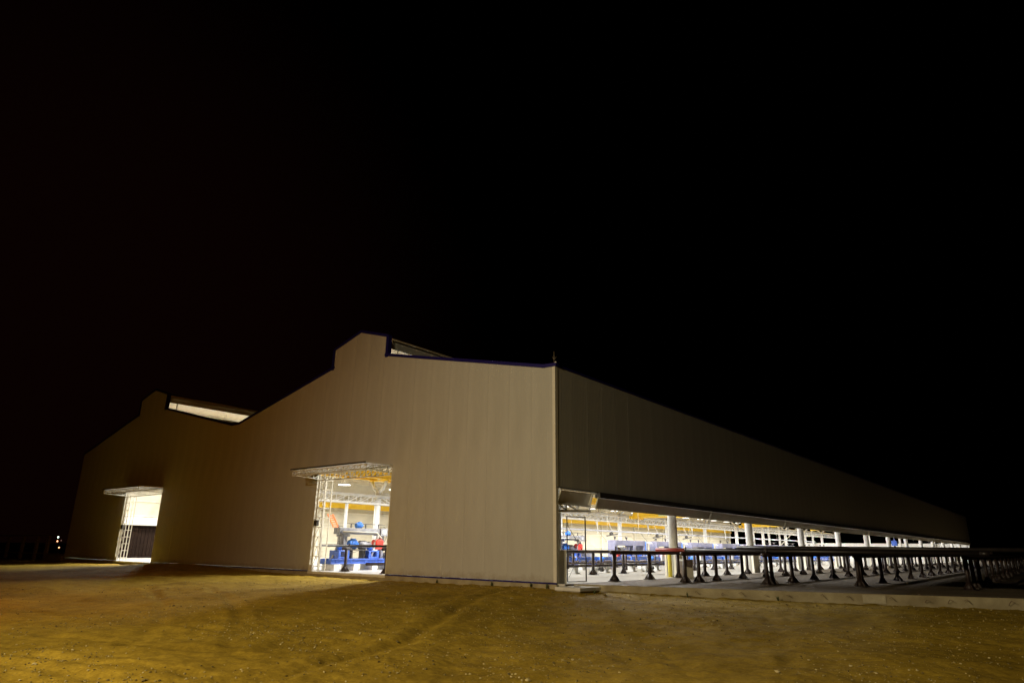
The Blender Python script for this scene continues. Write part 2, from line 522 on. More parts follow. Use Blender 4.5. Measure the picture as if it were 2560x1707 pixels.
def stone_data(r, seed):
    rnd = random.Random(seed)
    g = (1 + 5 ** .5) / 2
    vv = [(-1, g, 0), (1, g, 0), (-1, -g, 0), (1, -g, 0), (0, -1, g), (0, 1, g), (0, -1, -g), (0, 1, -g), (g, 0, -1), (g, 0, 1), (-g, 0, -1), (-g, 0, 1)]
    ff = [(0, 11, 5), (0, 5, 1), (0, 1, 7), (0, 7, 10), (0, 10, 11), (1, 5, 9), (5, 11, 4), (11, 10, 2), (10, 7, 6), (7, 1, 8),
          (3, 9, 4), (3, 4, 2), (3, 2, 6), (3, 6, 8), (3, 8, 9), (4, 9, 5), (2, 4, 11), (6, 2, 10), (8, 6, 7), (9, 8, 1)]
    sx, sy, sz = rnd.uniform(.7, 1.3), rnd.uniform(.6, 1.1), rnd.uniform(.45, .8)
    a = rnd.uniform(0, 6.28); ca, sa = math.cos(a), math.sin(a)
    out = []
    for x, y, z in vv:
        k = rnd.uniform(.72, 1.15) * r / 1.9
        x, y, z = x * k * sx, y * k * sy, z * k * sz
        out.append((x * ca - y * sa, x * sa + y * ca, z))
    return out, ff

def scatter_gravel():
    rnd = random.Random(3)
    pts = []
    while len(pts) < 22000:
        r = math.exp(rnd.uniform(math.log(5), math.log(34)))
        a = math.atan2(fw.y, fw.x) + rnd.uniform(-R(43), R(43))
        x, y = CAMPOS.x + r * math.cos(a), CAMPOS.y + r * math.sin(a)
        ey = float(np.interp(x, [-60, 0.3] + [p[0] for p in SLAB_EDGE], [0, 0] + [p[1] for p in SLAB_EDGE]))
        if y > ey - 0.05: continue
        k = noise.noise(Vector((x * .35, y * .35, 1.0)))
        near_edge = math.exp(-(ey - y) / 2.5)
        if rnd.random() > 0.35 + .9 * k + .5 * near_edge: continue
        pts.append((x, y))
    z = terrain(pts)
    lib = [stone_data(1.0, 50 + i) for i in range(14)]
    v = []; f = []
    for (x, y), zz in zip(pts, z):
        s = 0.007 + 0.020 * rnd.random() ** 3 + (0.03 * rnd.random() if rnd.random() < .02 else 0)
        sv, sf = lib[rnd.randrange(14)]
        i = len(v)
        v += [(x + a * s, y + b * s, zz + c * s + s * .25) for a, b, c in sv]
        f += [tuple(i + q for q in t) for t in sf]
    me = bpy.data.meshes.new('gravel'); me.from_pydata(v, [], f); me.materials.append(M['stone'])
    o = link('gravel', me)
    o['kind'] = 'stuff'; o['label'] = 'loose gravel and pebbles scattered over the dirt yard'; o['category'] = 'gravel'
scatter_gravel()

ROCKS = [((-2.75, -5.6), .10, 'pale fist-sized rock alone in the dirt before the lit doorway'),
         ((2.6, -0.75), .12, 'largest stone in the rubble below the pale concrete cover'),
         ((2.15, -1.3), .06, None), ((1.0, -1.7), .07, None), ((-.6, -.7), .08, None), ((-1.3, -.55), .06, None), ((3.6, .75), .08, None),
         ((1.3, -18.4), .05, 'dark stone lying in the near left corner of the yard'),
         ((5.2, -4.0), .05, None), ((9.5, -10.0), .035, None), ((-4.4, -3.2), .06, None)]
rz = terrain([r[0] for r in ROCKS])
for k, ((p, s, lab), z) in enumerate(zip(ROCKS, rz)):
    sv, sf = stone_data(s, 900 + k)
    me = bpy.data.meshes.new('rock'); me.from_pydata(sv, [], sf); me.materials.append(M['stone'])
    o = link('rock', me, None, (p[0], p[1], float(z) + s * .28))
    m = o.modifiers.new('sub', 'SUBSURF'); m.levels = m.render_levels = 1
    tag(o, lab or 'small loose stone lying on the dirt near the building', 'rock', None if lab else 'small loose stones')

WEEDS = [(-.35, -.16), (.30, -.30), (-1.15, -.14), (2.05, -.55), (-3.2, -.13), (4.7, 1.45), (-6.4, -.12), (7.6, 2.35)]
wz = terrain(WEEDS)
for k, ((x, y), z) in enumerate(zip(WEEDS, wz)):
    rnd = random.Random(40 + k); v = []; f = []
    for b in range(26):
        a = rnd.uniform(0, 6.28); h = rnd.uniform(.06, .20) * (1.3 if k < 2 else 1); l = rnd.uniform(.02, .10); w = rnd.uniform(.004, .010)
        c, sn = math.cos(a), math.sin(a); i = len(v)
        v += [(-sn * w, c * w, -.03), (sn * w, -c * w, -.03), (c * l * .5 + sn * w * 1.4, sn * l * .5 - c * w * 1.4, h * .6), (c * l * .5 - sn * w * 1.4, sn * l * .5 + c * w * 1.4, h * .6), (c * l, sn * l, h)]
        f += [(i, i + 1, i + 2, i + 3), (i + 3, i + 2, i + 4)]
    me = bpy.data.meshes.new('weed'); me.from_pydata(v, [], f); me.materials.append(M['leaf'])
    o = link('weed', me, None, (x, y, float(z)))
    tag(o, 'tallest weed tuft at the foot of the warehouse corner' if k == 0 else 'small weed tuft growing at the foot of the wall or slab', 'weed', None if k == 0 else 'weed tufts along the wall foot')

# ------------------------------------------------------------------ floor and apron
o = MB().box(-W - .1, 0.35, 0.06, L + 1, -1.0, 0.0).build('hall_floor', M['concrete_floor']); structure(o)
poly = [(0.35, 0.10)] + [(0.45, 0.55)] + SLAB_EDGE[1:] + [(45, 170), (0.35, 170)]
apron = MB().prism(poly, 'z', -1.0, -0.004).build('apron', M['concrete']); structure(apron)
# cast edge of the apron, with the rebar stubs left sticking out of it
def edge_pt(x):
    ys = np.interp(x, [p[0] for p in SLAB_EDGE], [p[1] for p in SLAB_EDGE]); return float(ys)
eb = MB()
for a, b in zip(SLAB_EDGE[:-1], SLAB_EDGE[1:]):
    d = Vector((b[0] - a[0], b[1] - a[1])).normalized(); nx, ny = d.y * .05, -d.x * .05
    eb.prism([(a[0], a[1]), (a[0] + nx, a[1] + ny), (b[0] + nx, b[1] + ny), (b[0], b[1])], 'z', -1.0, -0.010)
eb.build('edge_beam', M['concrete_edge'], apron)
pt = MB().box(-.34, .34, -.012, .012, -.13, .13).mesh('patch', M['concrete_patch'])
link('repair_patch', pt, apron, (10.35, edge_pt(10.35) - .075, -.17), (0, 0, math.atan2(1.8, 5.1)))
for k, x in enumerate([5.0, 5.75, 6.5, 7.25, 7.95, 9.0, 9.75, 10.95, 11.75, 12.35, 12.95, 13.9]):
    y = edge_pt(x) - 0.06
    l1, l2 = random.uniform(.10, .22), random.uniform(.05, .12)
    s = random.choice((-1, 1))
    m = MB().bar((0, .05, 0), (.0, -.12, .02), .012)
    m.bar((0, -.12, .02), (s * l1 * .5, -.16, l1 * .8), .012).bar((s * l1 * .5, -.16, l1 * .8), (s * (l1 * .5 + l2), -.16, l1 * .55), .012)
    link('rebar_stub', m.mesh('rebar_stub', M['rust']), apron, (x, y, -.22))

# ------------------------------------------------------------------ warehouse
hall = thing('warehouse', (0, 0, 0), 'long cream metal-clad warehouse with twin gables and lit interior', 'warehouse')

front = part('front_wall', hall)
n = 0
xr = 0.0
cuts = [0.0]
while cuts[-1] > -W + 0.05:
    cuts.append(max(cuts[-1] - PW, -W))
G = 0.0018
for xr, xl in zip(cuts[:-1], cuts[1:]):
    z0 = 0.04
    for a, b in DOORS:
        if xl >= a - .01 and xr <= b + .01: z0 = DOOR_H
    top = prof_slice(xl + G, xr - G)
    c = (xl + xr) / 2
    poly = [(xl + G - c, z0), (xr - G - c, z0)] + [(x - c, z) for x, z in top]
    dy = random.uniform(-.001, .001)
    o = MB().prism(poly, 'y', 0.0 + dy, 0.07).build('panel', M['clad_front'], front)
    o.location = (c, 0, 0)
# backing liner of the front wall (keeps light from leaking through the joints)
lin = MB()
for a, b in ((0, DOORS[0][1]), (DOORS[0][0], DOORS[1][1]), (DOORS[1][0], -W)):
    lin.prism([(b, 0.04), (a, 0.04)] + [(x, z - .03) for x, z in prof_slice(b, a)], 'y', .085, .11)
for a, b in DOORS:
    lin.prism([(a, DOOR_H), (b, DOOR_H)] + [(x, z - .03) for x, z in prof_slice(a, b)], 'y', .085, .11)
lin.build('liner', M['clad_in'], front)

sidew = part('side_wall', hall)
SP = 1.23
pm = MB().box(-.07, 0, G, SP - G, 3.69, H).mesh('panel', M['clad_side'])
for k in range(122):
    link('panel', pm, sidew, (random.uniform(-.001, .001), k * SP, 0))
MB().box(-.11, -.085, 0.12, L, 3.69, H - .03).build('liner', M['clad_in'], sidew)
MB().box(-.09, .02, 0.03, L, 3.655, 3.688).build('sill_flashing', M['dark'], sidew)
MB().box(-.06, .20, 3.05, L, 3.42, 3.65).build('gap_shade', M['dark'], sidew)  # added dark strip: paints the shadow gap above the side doors, stops hall light
MB().box(-.12, .03, -.02, L, H + .004, H + .11).build('eave_trim', M['trim_blue'], sidew)
# corner flashing, footing, base trim
cf = MB(); cf.box(-.14, .012, -.014, -.002, 0.0, H); cf.box(.002, .014, -.014, .16, 3.6, H); cf.box(-.14, .012, -.002, .14, 0.02, 3.6)
cf.build('corner_flashing', M['cream'], hall)
MB().box(-W, 0.02, -.035, .10, -1.0, -.03).build('footing', M['concrete_edge'], hall)
bt = MB()
for a, b in ((0.015, DOORS[0][1]), (DOORS[0][0], DOORS[1][1]), (DOORS[1][0], -W)):
    bt.box(b, a, -.03, .0, -.028, .038)
bt.build('base_trim', M['trim_blue'], hall)
for a, b in DOORS:
    MB().box(a, b, -.06, .06, -.12, -.006).build('door_sill', M['concrete_pale'], hall)
# coping along the gable outline
cp = MB()
TH = 0.15
for ci, ((xa, za), (xb, zb)) in enumerate(zip(PROFILE[:-1], PROFILE[1:])):
    d = Vector((xb - xa, zb - za)).normalized(); nrm = Vector((d.y, -d.x))
    if nrm.y < 0 or (abs(nrm.y) < 1e-6 and False): nrm = -nrm
    if abs(d.x) < 1e-6: nrm = Vector((1 if zb > za else -1, 0))
    t = TH if abs(d.x) > 1e-6 else .2
    e = d * 0.07
    cp.prism([(xa - e.x, za - e.y), (xb + e.x, zb + e.y), (xb + e.x + nrm.x * t, zb + e.y + nrm.y * t), (xa - e.x + nrm.x * t, za - e.y + nrm.y * t)], 'y', -.045 - .003 * (ci % 3), .18 + .003 * (ci % 3))
cp.build('roof_trim', M['trim_blue'], hall)

# roof slopes, ridge monitors, framing
roof = part('roof', hall)
def slope(xa, za, xb, zb, name, y0=.2, y1=L, t=.09, mat='roof_in'):
    return MB().prism([(xa, za), (xb, zb), (xb, zb - t), (xa, za - t)], 'y', y0, y1).build(name, M[mat], roof)
SL = [(-0.1, 8.62, -11.1, 10.98), (-15.6, 10.98, XM + .4, 8.74), (XM - .5, 8.74, -36.75, 11.10), (-41.2, 11.10, -W, 8.68)]
for s in SL: slope(*s, 'roof_sheet')
slope(XM + .4, 8.6, XM - .5, 8.6, 'valley_gutter')
for (x0, x1, zb, zt, zr) in ((-15.6, -11.1, 11.05, 12.1, 12.75), (-41.2, -36.75, 11.18, 12.3, 12.9)):
    xm = (x0 + x1) / 2
    slope(x1 + .25, zt - .06, xm, zr, 'monitor_roof'); slope(xm, zr, x0 - .25, zt - .06, 'monitor_roof')
    MB().box(x1 - .03, x1 + .03, .2, L, zt - .56, zt - .16).build('monitor_fascia', M['clad_side'], roof)
    MB().box(x0 - .03, x0 + .03, .2, L, zb - .12, zt - .16).build('monitor_back', M['clad_side'], roof)
    pm = MB().box(-.03, .03, -.03, .03, zb - .1, zt - .25).mesh('monitor_post', M['cream'])
    for k in range(8):
        link('monitor_post', pm, roof, (x1 - .10, .9 + k * 6.2, 0))
    MB().box(x0 + .05, x1 - .05, .25, L, zt - .24, zt - .21).build('monitor_liner', M['roof_in'], roof)
    MB().box(x0 + .04, x0 + .07, .25, L, zb - .1, zt - .25).build('monitor_liner', M['cream'], roof)
for s in SL:
    xa, za, xb, zb = s
    for k in range(1, 6):
        f = k / 6
        x, z = xa + (xb - xa) * f, za + (zb - za) * f
        MB().box(x - .05, x + .05, .3, L, z - .30, z - .095).build('purlin', M['roof_in'], roof)
    rm = MB().prism([(xa, za - .31), (xb, zb - .31), (xb, zb - .75), (xa, za - .75)], 'y', -.09, .09).mesh('rafter', M['cream'])
    for k in range(1, 13):
        link('rafter', rm, roof, (0, k * MB_Y - .3, 0))

# left long wall with its own open door, girts and pilasters
lw = part('left_wall', hall)
m = MB(); XL = -W
m.box(XL - .1, XL, 0.15, 3.2, 0, 8.6); m.box(XL - .1, XL, 3.2, 11.0, 2.88, 8.6); m.box(XL - .1, XL, 11.0, L, 0, 8.6)
m.build('wall_sheet', M['clad_in'], lw)
MB().box(XL - .02, XL + .45, 3.2, 11.0, 2.9, 3.6).build('folded_door', M['white'], lw)
sh = MB()
for k in range(26): sh.box(XL - .42, XL - .38, 3.0 + k * .32, 3.30 + k * .32, 0.0, 2.95)
sh.build('night_slats', M['night_brown'], lw)  # added dark slats, standing in for the night behind the open doorway
for z in (1.6, 3.72, 5.05, 6.7):
    MB().box(XL + .002, XL + .16, (11.1 if z < 3 else .2), L, z - .07, z + .07).build('girt', M['cream'], lw)
pm = MB().box(0, .3, -.14, .14, 0, 8.6).mesh('pilaster', M['cream'])
for k in range(1, 13): link('pilaster', pm, lw, (XL + .003, k * MB_Y + .3, 0))
for k in (1, 2, 6):
    y0 = k * MB_Y + .5; y1 = y0 + MB_Y - .4
    MB().bar((XL + .2, y0, .4), (XL + .2, y1, 6.4), .035).bar((XL + .24, y0, 6.4), (XL + .24, y1, .4), .035).build('brace_rod', M['cream'], lw)
MB().box(XL + .25, XL + .60, 13.0, L, 5.55, 6.15).build('crane_beam', M['yellow'], hall)

# far end: low white wall, open above
ew = part('end_wall', hall)
MB().box(-W, -35.75, L, L + .15, 0, 2.65).build('wall_sheet', M['white'], ew)
MB().box(-34.4, -.3, L, L + .15, 0, 3.3).build('wall_sheet', M['white'], ew)
pm = MB().box(-.2, .2, -.2, .2, 0, 8.4).mesh('end_column', M['white'])
for x in (-45, -41.2, -38.7, -31, -19, -12.9, -6.5): link('end_column', pm, ew, (x, L - .5, 0))
MB().bar((-38.7, L - .3, 2.7), (-34.6, L - .3, 6.6), .16).bar((-33.6, L - .3, 3.0), (-34.6, L - .3, 6.6), .16).build('brace', M['cream'], ew)

# middle row: round columns with forked heads, box truss, tie tubes, crane runways
def fork_column(y):
    c = MB().cyl((0, 0, 0), (0, 0, 5.35), .24, 16)
    c.rings([((0, 0, 0), .36), ((0, 0, .03), .36)], 12)
    co = c.build('column', M['white'], hall); co.location = (XM, y, 0)
    for s in (-1, 1):
        a = MB().rings([((0, 0, 5.25), .13), ((s * .55, 0, 5.65), .13), ((s * .85, 0, 6.2), .12)], 10)
        a.build('arm', M['white'], co)
    MB().box(-1.0, 1.0, -.14, .14, 6.18, 6.26).build('saddle', M['yellow'], co)
    MB().box(-.10, .10, -.10, .10, 6.26, 8.6).build('stub_column', M['white'], co)
    return co
first = fork_column(MB_Y)
for k in range(2, 12):
    c = copy_tree(first, hall); c.location = (XM, k * MB_Y, 0)
MB().cyl((XM, 9.5, 0), (XM, 9.5, 4.4), .12, 12).build('slim_post', M['white'], hall)
tm = MB(); N = 11
for sx in (-.28, .28):
    tm.bar((sx, 0, 4.42), (sx, MB_Y, 4.42), .12); tm.bar((sx, 0, 5.0), (sx, MB_Y, 5.0), .14)
    for i in range(N):
        y0 = MB_Y * i / N; y1 = MB_Y * (i + 1) / N
        tm.bar((sx, y0, 4.45), (sx, y0, 4.98), .055)
        if i < N // 2: tm.bar((sx, y0, 4.98), (sx, y1, 4.45), .055)
        else: tm.bar((sx, y0, 4.45), (sx, y1, 4.98), .055)
for i in range(N):
    y0 = MB_Y * i / N; tm.bar((-.28, y0, 5.0), (.28, y0, 5.0), .05); tm.bar((-.28, y0, 4.42), (.28, y0, 4.42), .05)
tmesh = tm.mesh('lattice_truss', M['white'])
tie = MB().cyl((0, .24, 5.28), (0, MB_Y - .24, 5.28), .10, 12).mesh('tie_tube', M['white'])
for k in range(0, 12):
    link('lattice_truss', tmesh, hall, (XM, k * MB_Y if k else .35, 0))
    if k: link('tie_tube', tie, hall, (XM, k * MB_Y, 0))
for s in (-1, 1):
    b = MB(); x = XM + s * .85
    b.box(x - .14, x + .14, .4, L, 6.27, 6.31); b.box(x - .04, x + .04, .4, L, 6.31, 6.74); b.box(x - .16, x + .16, .4, L, 6.74, 6.79)
    b.build('crane_beam', M['yellow'], hall)
# knee brackets with hanging cable bundles
for k, y in enumerate((44.2, 56.4, 62.0, 69.5, 81.6, 94.0)):
    b = MB().bar((XM + .35, y, 4.4), (XM + .35, y, 3.0), .07).bar((XM + .35, y - .35, 4.4), (XM + .35, y, 3.7), .06)
    b.build('knee_bracket', M['white'], hall)

# side columns along the open long side
sc_m = MB().cyl((0, 0, 0.02), (0, 0, 8.3), .235, 20).mesh('column', M['white'])
gp = MB().box(-.40, -.25, -.30, .30, 0, 1.24).mesh('guard_plate', M['cream'])
gp2 = MB().box(.25, .42, -.26, .26, 0, 1.24).mesh('guard_plate', M['cream'])
tr_m = MB()
tr_m.bar((0, .25, 3.28), (0, CB_Y - .25, 3.28), .11).bar((0, .25, 4.0), (0, CB_Y - .25, 4.0), .11)
for i in range(8):
    y0 = .25 + (CB_Y - .5) * i / 8; y1 = .25 + (CB_Y - .5) * (i + 1) / 8
    tr_m.bar((0, y0, 3.3 if i % 2 else 3.98), (0, y1, 3.98 if i % 2 else 3.3), .08)
trm = tr_m.mesh('side_truss', M['white'])
for k in range(0, 14):
    y = k * CB_Y if k else 0.65
    c = link('column', sc_m, hall, (-.42 if k else -.5, y, 0))
    link('guard_plate', gp, c, None, (0, 0, R(-24))); link('guard_plate', gp2, c, None, (0, 0, R(-24)))
    br = MB().bar((0, 0, 5.0), (-3.0, 0, 8.6), .14)
    br.build('brace', M['white'], c)
    if k >= 6 and k < 13: link('side_truss', trm, hall, (-.55, y, 0))

# ------------------------------------------------------------------ tilt-up doors of the gable
def tilt_door(a, b):
    d = part('tilt_door', hall)
    w = b - a
    MB().prism([(-1.70, 5.135), (-1.70, 5.19), (.06, 5.22), (.06, 5.165)], 'x', a + .02, b - .02).build('door_panel', M['white'], d)
    MB().box(a, b, -1.75, -1.70, 5.14, 5.20).build('edge_strip', M['dark'], d)
    t = MB(); n = 14
    def plane(y, z0, z1, wdt):
        t.bar((a + .05, y, z0), (b - .05, y, z0), wdt).bar((a + .05, y, z1), (b - .05, y, z1), wdt)
        for i in range(n + 1):
            x = a + .05 + (w - .1) * i / n
            t.bar((x, y, z0), (x, y, z1), wdt * .7)
            if i < n: t.bar((x, y, z0), (x + (w - .1) / n, y, z1), wdt * .6)
    plane(-1.62, 4.84, 5.07, .045)
    t.build('front_truss', M['cream'], d)
    t = MB(); plane(.16, 4.74, 5.10, .05)
    t.build('rear_truss', M['cream'], d)
    for x in (a + .06, b - .06, a + w * .5):
        s = MB()
        s.bar((x, -1.62, 4.88), (x, .16, 4.80), .04).bar((x, -1.62, 5.07), (x, .16, 5.13), .04)
        for k in range(4):
            y0 = -1.62 + 1.78 * k / 4; y1 = -1.62 + 1.78 * (k + 1) / 4
            s.bar((x, y0, 4.88 - .02 * k), (x, y1, 5.08), .028).bar((x, y1, 4.86 - .02 * k), (x, y1, 5.1), .028)
        s.build('side_truss', M['cream'], d)
    # lattice guide tower on the left jamb
    tw = MB(); x0, x1, y0, y1 = a + .06, a + .58, .18, .62
    for x in (x0, x1):
        for y in (y0, y1): tw.bar((x, y, 0.01), (x, y, 4.9), .045)
    nn = 9
    for i in range(nn + 1):
        z = .25 + 4.5 * i / nn
        tw.bar((x0, y0, z), (x1, y0, z), .03).bar((x0, y1, z), (x1, y1, z), .03).bar((x0, y0, z), (x0, y1, z), .03).bar((x1, y0, z), (x1, y1, z), .03)
        if i < nn:
            z2 = z + 4.5 / nn
            tw.bar((x0, y0, z), (x0 + .26, y0, z2), .022).bar((x0 + .26, y0, z2), (x1, y0, z), .022)
    tw.build('guide_tower', M['cream'], d)
    MB().box(a - .0, a + .045, .0, .17, 0.0, 5.05).build('jamb', M['cream'], d); MB().box(b - .045, b, .0, .17, 0.0, 5.05).build('jamb', M['cream'], d)
    bevel(MB().box(a + .05, a + .32, .02, .17, 2.32, 2.62).build('drive_box', M['dark'], d), .01)
    MB().box(a + .02, a + .26, .02, .14, .0, .32).build('jamb_foot', M['concrete_pale'], d)
for a, b in DOORS: tilt_door(a, b)

# doors of the long side, folded up under the wall
sd = part('corner_door', hall)
MB().prism([(.36, 3.58), (.40, 3.57), (.22, 3.10), (.18, 3.11)], 'y', .32, 2.62).build('door_panel', M['white'], sd)
t = MB()
t.bar((.40, .2, 3.62), (.40, 3.0, 3.62), .05).bar((.24, .2, 3.06), (.24, 2.72, 3.06), .10, .09).bar((.22, .2, 2.74), (.22, 2.72, 2.86), .10, .09)
for y in (.9, 1.75, 2.68): t.bar((.23, y, 3.04), (.23, y, 2.76), .07)
for y0, y1 in ((.25, .9), (.95, 1.75)): t.bar((.23, y0, 3.04), (.23, y1, 2.82), .06)
t.build('lower_truss', M['white'], sd)
MB().bar((.40, .30, 3.58), (.22, .30, 3.08), .08).build('side_frame', M['cream'], sd); MB().bar((.40, 2.66, 3.58), (.22, 2.66, 3.08), .10).build('side_frame', M['cream'], sd)
sd.location = (-.36, 0, 0)
ys = [2.74] + [14.9 + 13.2 * k for k in range(11)]
for y0, y1 in zip(ys[:-1], ys[1:]):
    y1 = min(y1, L + 1.0)
    p = MB().prism([(.24, 3.40), (.28, 3.38), (.10, 2.97), (.06, 2.99)], 'y', y0 + .02, y1 - .02).build('side_door', M['cream'], hall)
    MB().bar((.26, y0 + .06, 3.42), (.09, y0 + .06, 2.95), .06).bar((.26, y1 - .06, 3.42), (.09, y1 - .06, 2.95), .06).build('side_frame', M['cream'], p)
    MB().bar((.05, y0 + 1, 3.50), (.24, y0 + 1, 3.36), .06).bar((.05, y1 - 1, 3.50), (.24, y1 - 1, 3.36), .06).build('hinge', M['dark'], p)
    MB().bar((.09, y1 - .03, 3.05), (.09, y1 - .03, 2.72), .03).build('latch_rod', M['dark'], p)

# lightning rod on the corner
lr = thing('lightning_rod', (-.08, .04, H + .10), 'thin lightning rod with three short spikes on the roof corner', 'lightning rod')
MB().cyl((0, 0, 0), (0, 0, .58), .008, 6).build('rod', M['frame_dark'], lr)
sp = MB()
for a in (0.3, 2.4, 4.5): sp.bar((0, 0, .22), (.10 * math.cos(a), .10 * math.sin(a), .33), .009)
sp.build('spikes', M['frame_dark'], lr)
MB().rings([((.10, -.02, 0), .03), ((.10, -.02, .05), .05), ((.10, -.02, .10), .04), ((.10, -.02, .12), .01)], 8).build('base_clamp', M['cream'], lr)

# ------------------------------------------------------------------ hall lamps
def make_lamp():
    t = thing('high_bay_lamp', (0, 0, 0), 'white round lamp hanging lit under the hall roof', 'lamp', 'round lamps under the hall roof')
    MB().rings([((0, 0, .34), .10), ((0, 0, .22), .16), ((0, 0, .10), .46), ((0, 0, .0), .60)], 20, caps=False).build('shade', M['white'], t)
    MB().rings([((0, 0, .012), .585), ((0, 0, .03), .585)], 20).build('lens', M['lens'], t)
    MB().bar((0, 0, .34), (0, 0, 4.9), .03).build('hanger', M['cream'], t)
    ld = bpy.data.lights.new('lamp_light', 'SPOT'); ld.spot_size = R(166); ld.spot_blend = .2; ld.shadow_soft_size = .4
    ld.energy = LAMP_W; ld.color = HALL
    lo = bpy.data.objects.new('lamp_light', ld); COL.objects.link(lo); lo.parent = t; lo.location = (0, 0, -.05)
    return t
lamp = make_lamp(); used = False
for x in (-13.2, -38.8):
    for k in range(22):
        t = lamp if not used else copy_tree(lamp)
        used = True
        t.location = (x, 6.0 + 6.5 * k, 7.0)
for k in range(1):
    t = copy_tree(lamp); t.location = (-46.5, 6.0 + 6.5 * k, 7.0)

# ------------------------------------------------------------------ bridge crane
cr = thing('bridge_crane', (0, 52.0, 0), 'yellow bridge crane spanning the near bay under the roof', 'crane')
g = MB().box(-25.0, -1.2, -.22, .22, 5.02, 5.62); g.build('girder', M['yellow'], cr)
g = MB().box(-25.0, -1.2, 1.5, 1.94, 5.02, 5.62); g.build('girder', M['yellow'], cr)
for x in (-25.1, -1.3): MB().box(x - .15, x + .15, -.7, 2.4, 4.86, 5.20).build('end_truck', M['yellow'], cr)
MB().box(-9.6, -8.4, .3, 1.4, 4.95, 5.5).build('hoist', M['grey'], cr)
MB().bar((-9, .85, 4.95), (-9, .85, 3.6), .04).build('hook_rope', M['dark'], cr)
MB().box(-21.6, -18.4, -.245, -.222, 5.10, 5.52).build('name_plate', M['plate'], cr)
cr2 = thing('bridge_crane', (0, 88.0, 0), 'farther yellow bridge crane with hanging hook block', 'crane')
MB().box(-25.0, -1.2, -.25, .25, 5.0, 5.6).build('girder', M['yellow'], cr2)
for x in (-25.1, -1.3): MB().box(x - .15, x + .15, -.9, .9, 4.84, 5.18).build('end_truck', M['yellow'], cr2)
MB().box(-14.4, -13.4, -.5, .5, 4.4, 5.0).build('hoist', M['yellow'], cr2)

# ------------------------------------------------------------------ machines
def motor(mb, c, axis, length, r):
    c = Vector(c); a = Vector(axis)
    mb.rings([(c - a * length * .5, r * .55), (c - a * length * .42, r * .95), (c - a * length * .30, r), (c + a * length * .25, r), (c + a * length * .3, r * .85), (c + a * length * .5, r * .3)], 14)
    for k in range(4):
        p = c + a * (length * (-.25 + .14 * k)); mb.rings([(p, r * 1.12), (p + a * .03, r * 1.12)], 14)
    mb.box(c.x - r * .4, c.x + r * .4, c.y - r * .5, c.y + r * .5, c.z + r * .9, c.z + r * 1.35)

def bed(t, ln):
    b = MB()
    b.box(-.55, -.25, 0, ln, .34, .62); b.box(.15, .42, 0, ln, .34, .62); b.box(-.25, .15, .0, ln, .36, .50)
    b.box(.42, .47, 0, ln, .34, .39); b.box(.42, .47, 0, ln, .57, .62)
    for k in range(int(ln)): b.box(.42, .445, .3 + k, .42 + k, .39, .57)
    bo = b.build('bed', M['blue'], t)
    bevel(bo, .012, 1)
    fm = MB().box(-.6, .5, -.16, .16, 0, .338).mesh('foot', M['white'])
    for k in range(int(ln / 1.4) + 1): link('foot', fm, bo, (0, .35 + k * (ln - .7) / int(ln / 1.4), 0))
    return bo

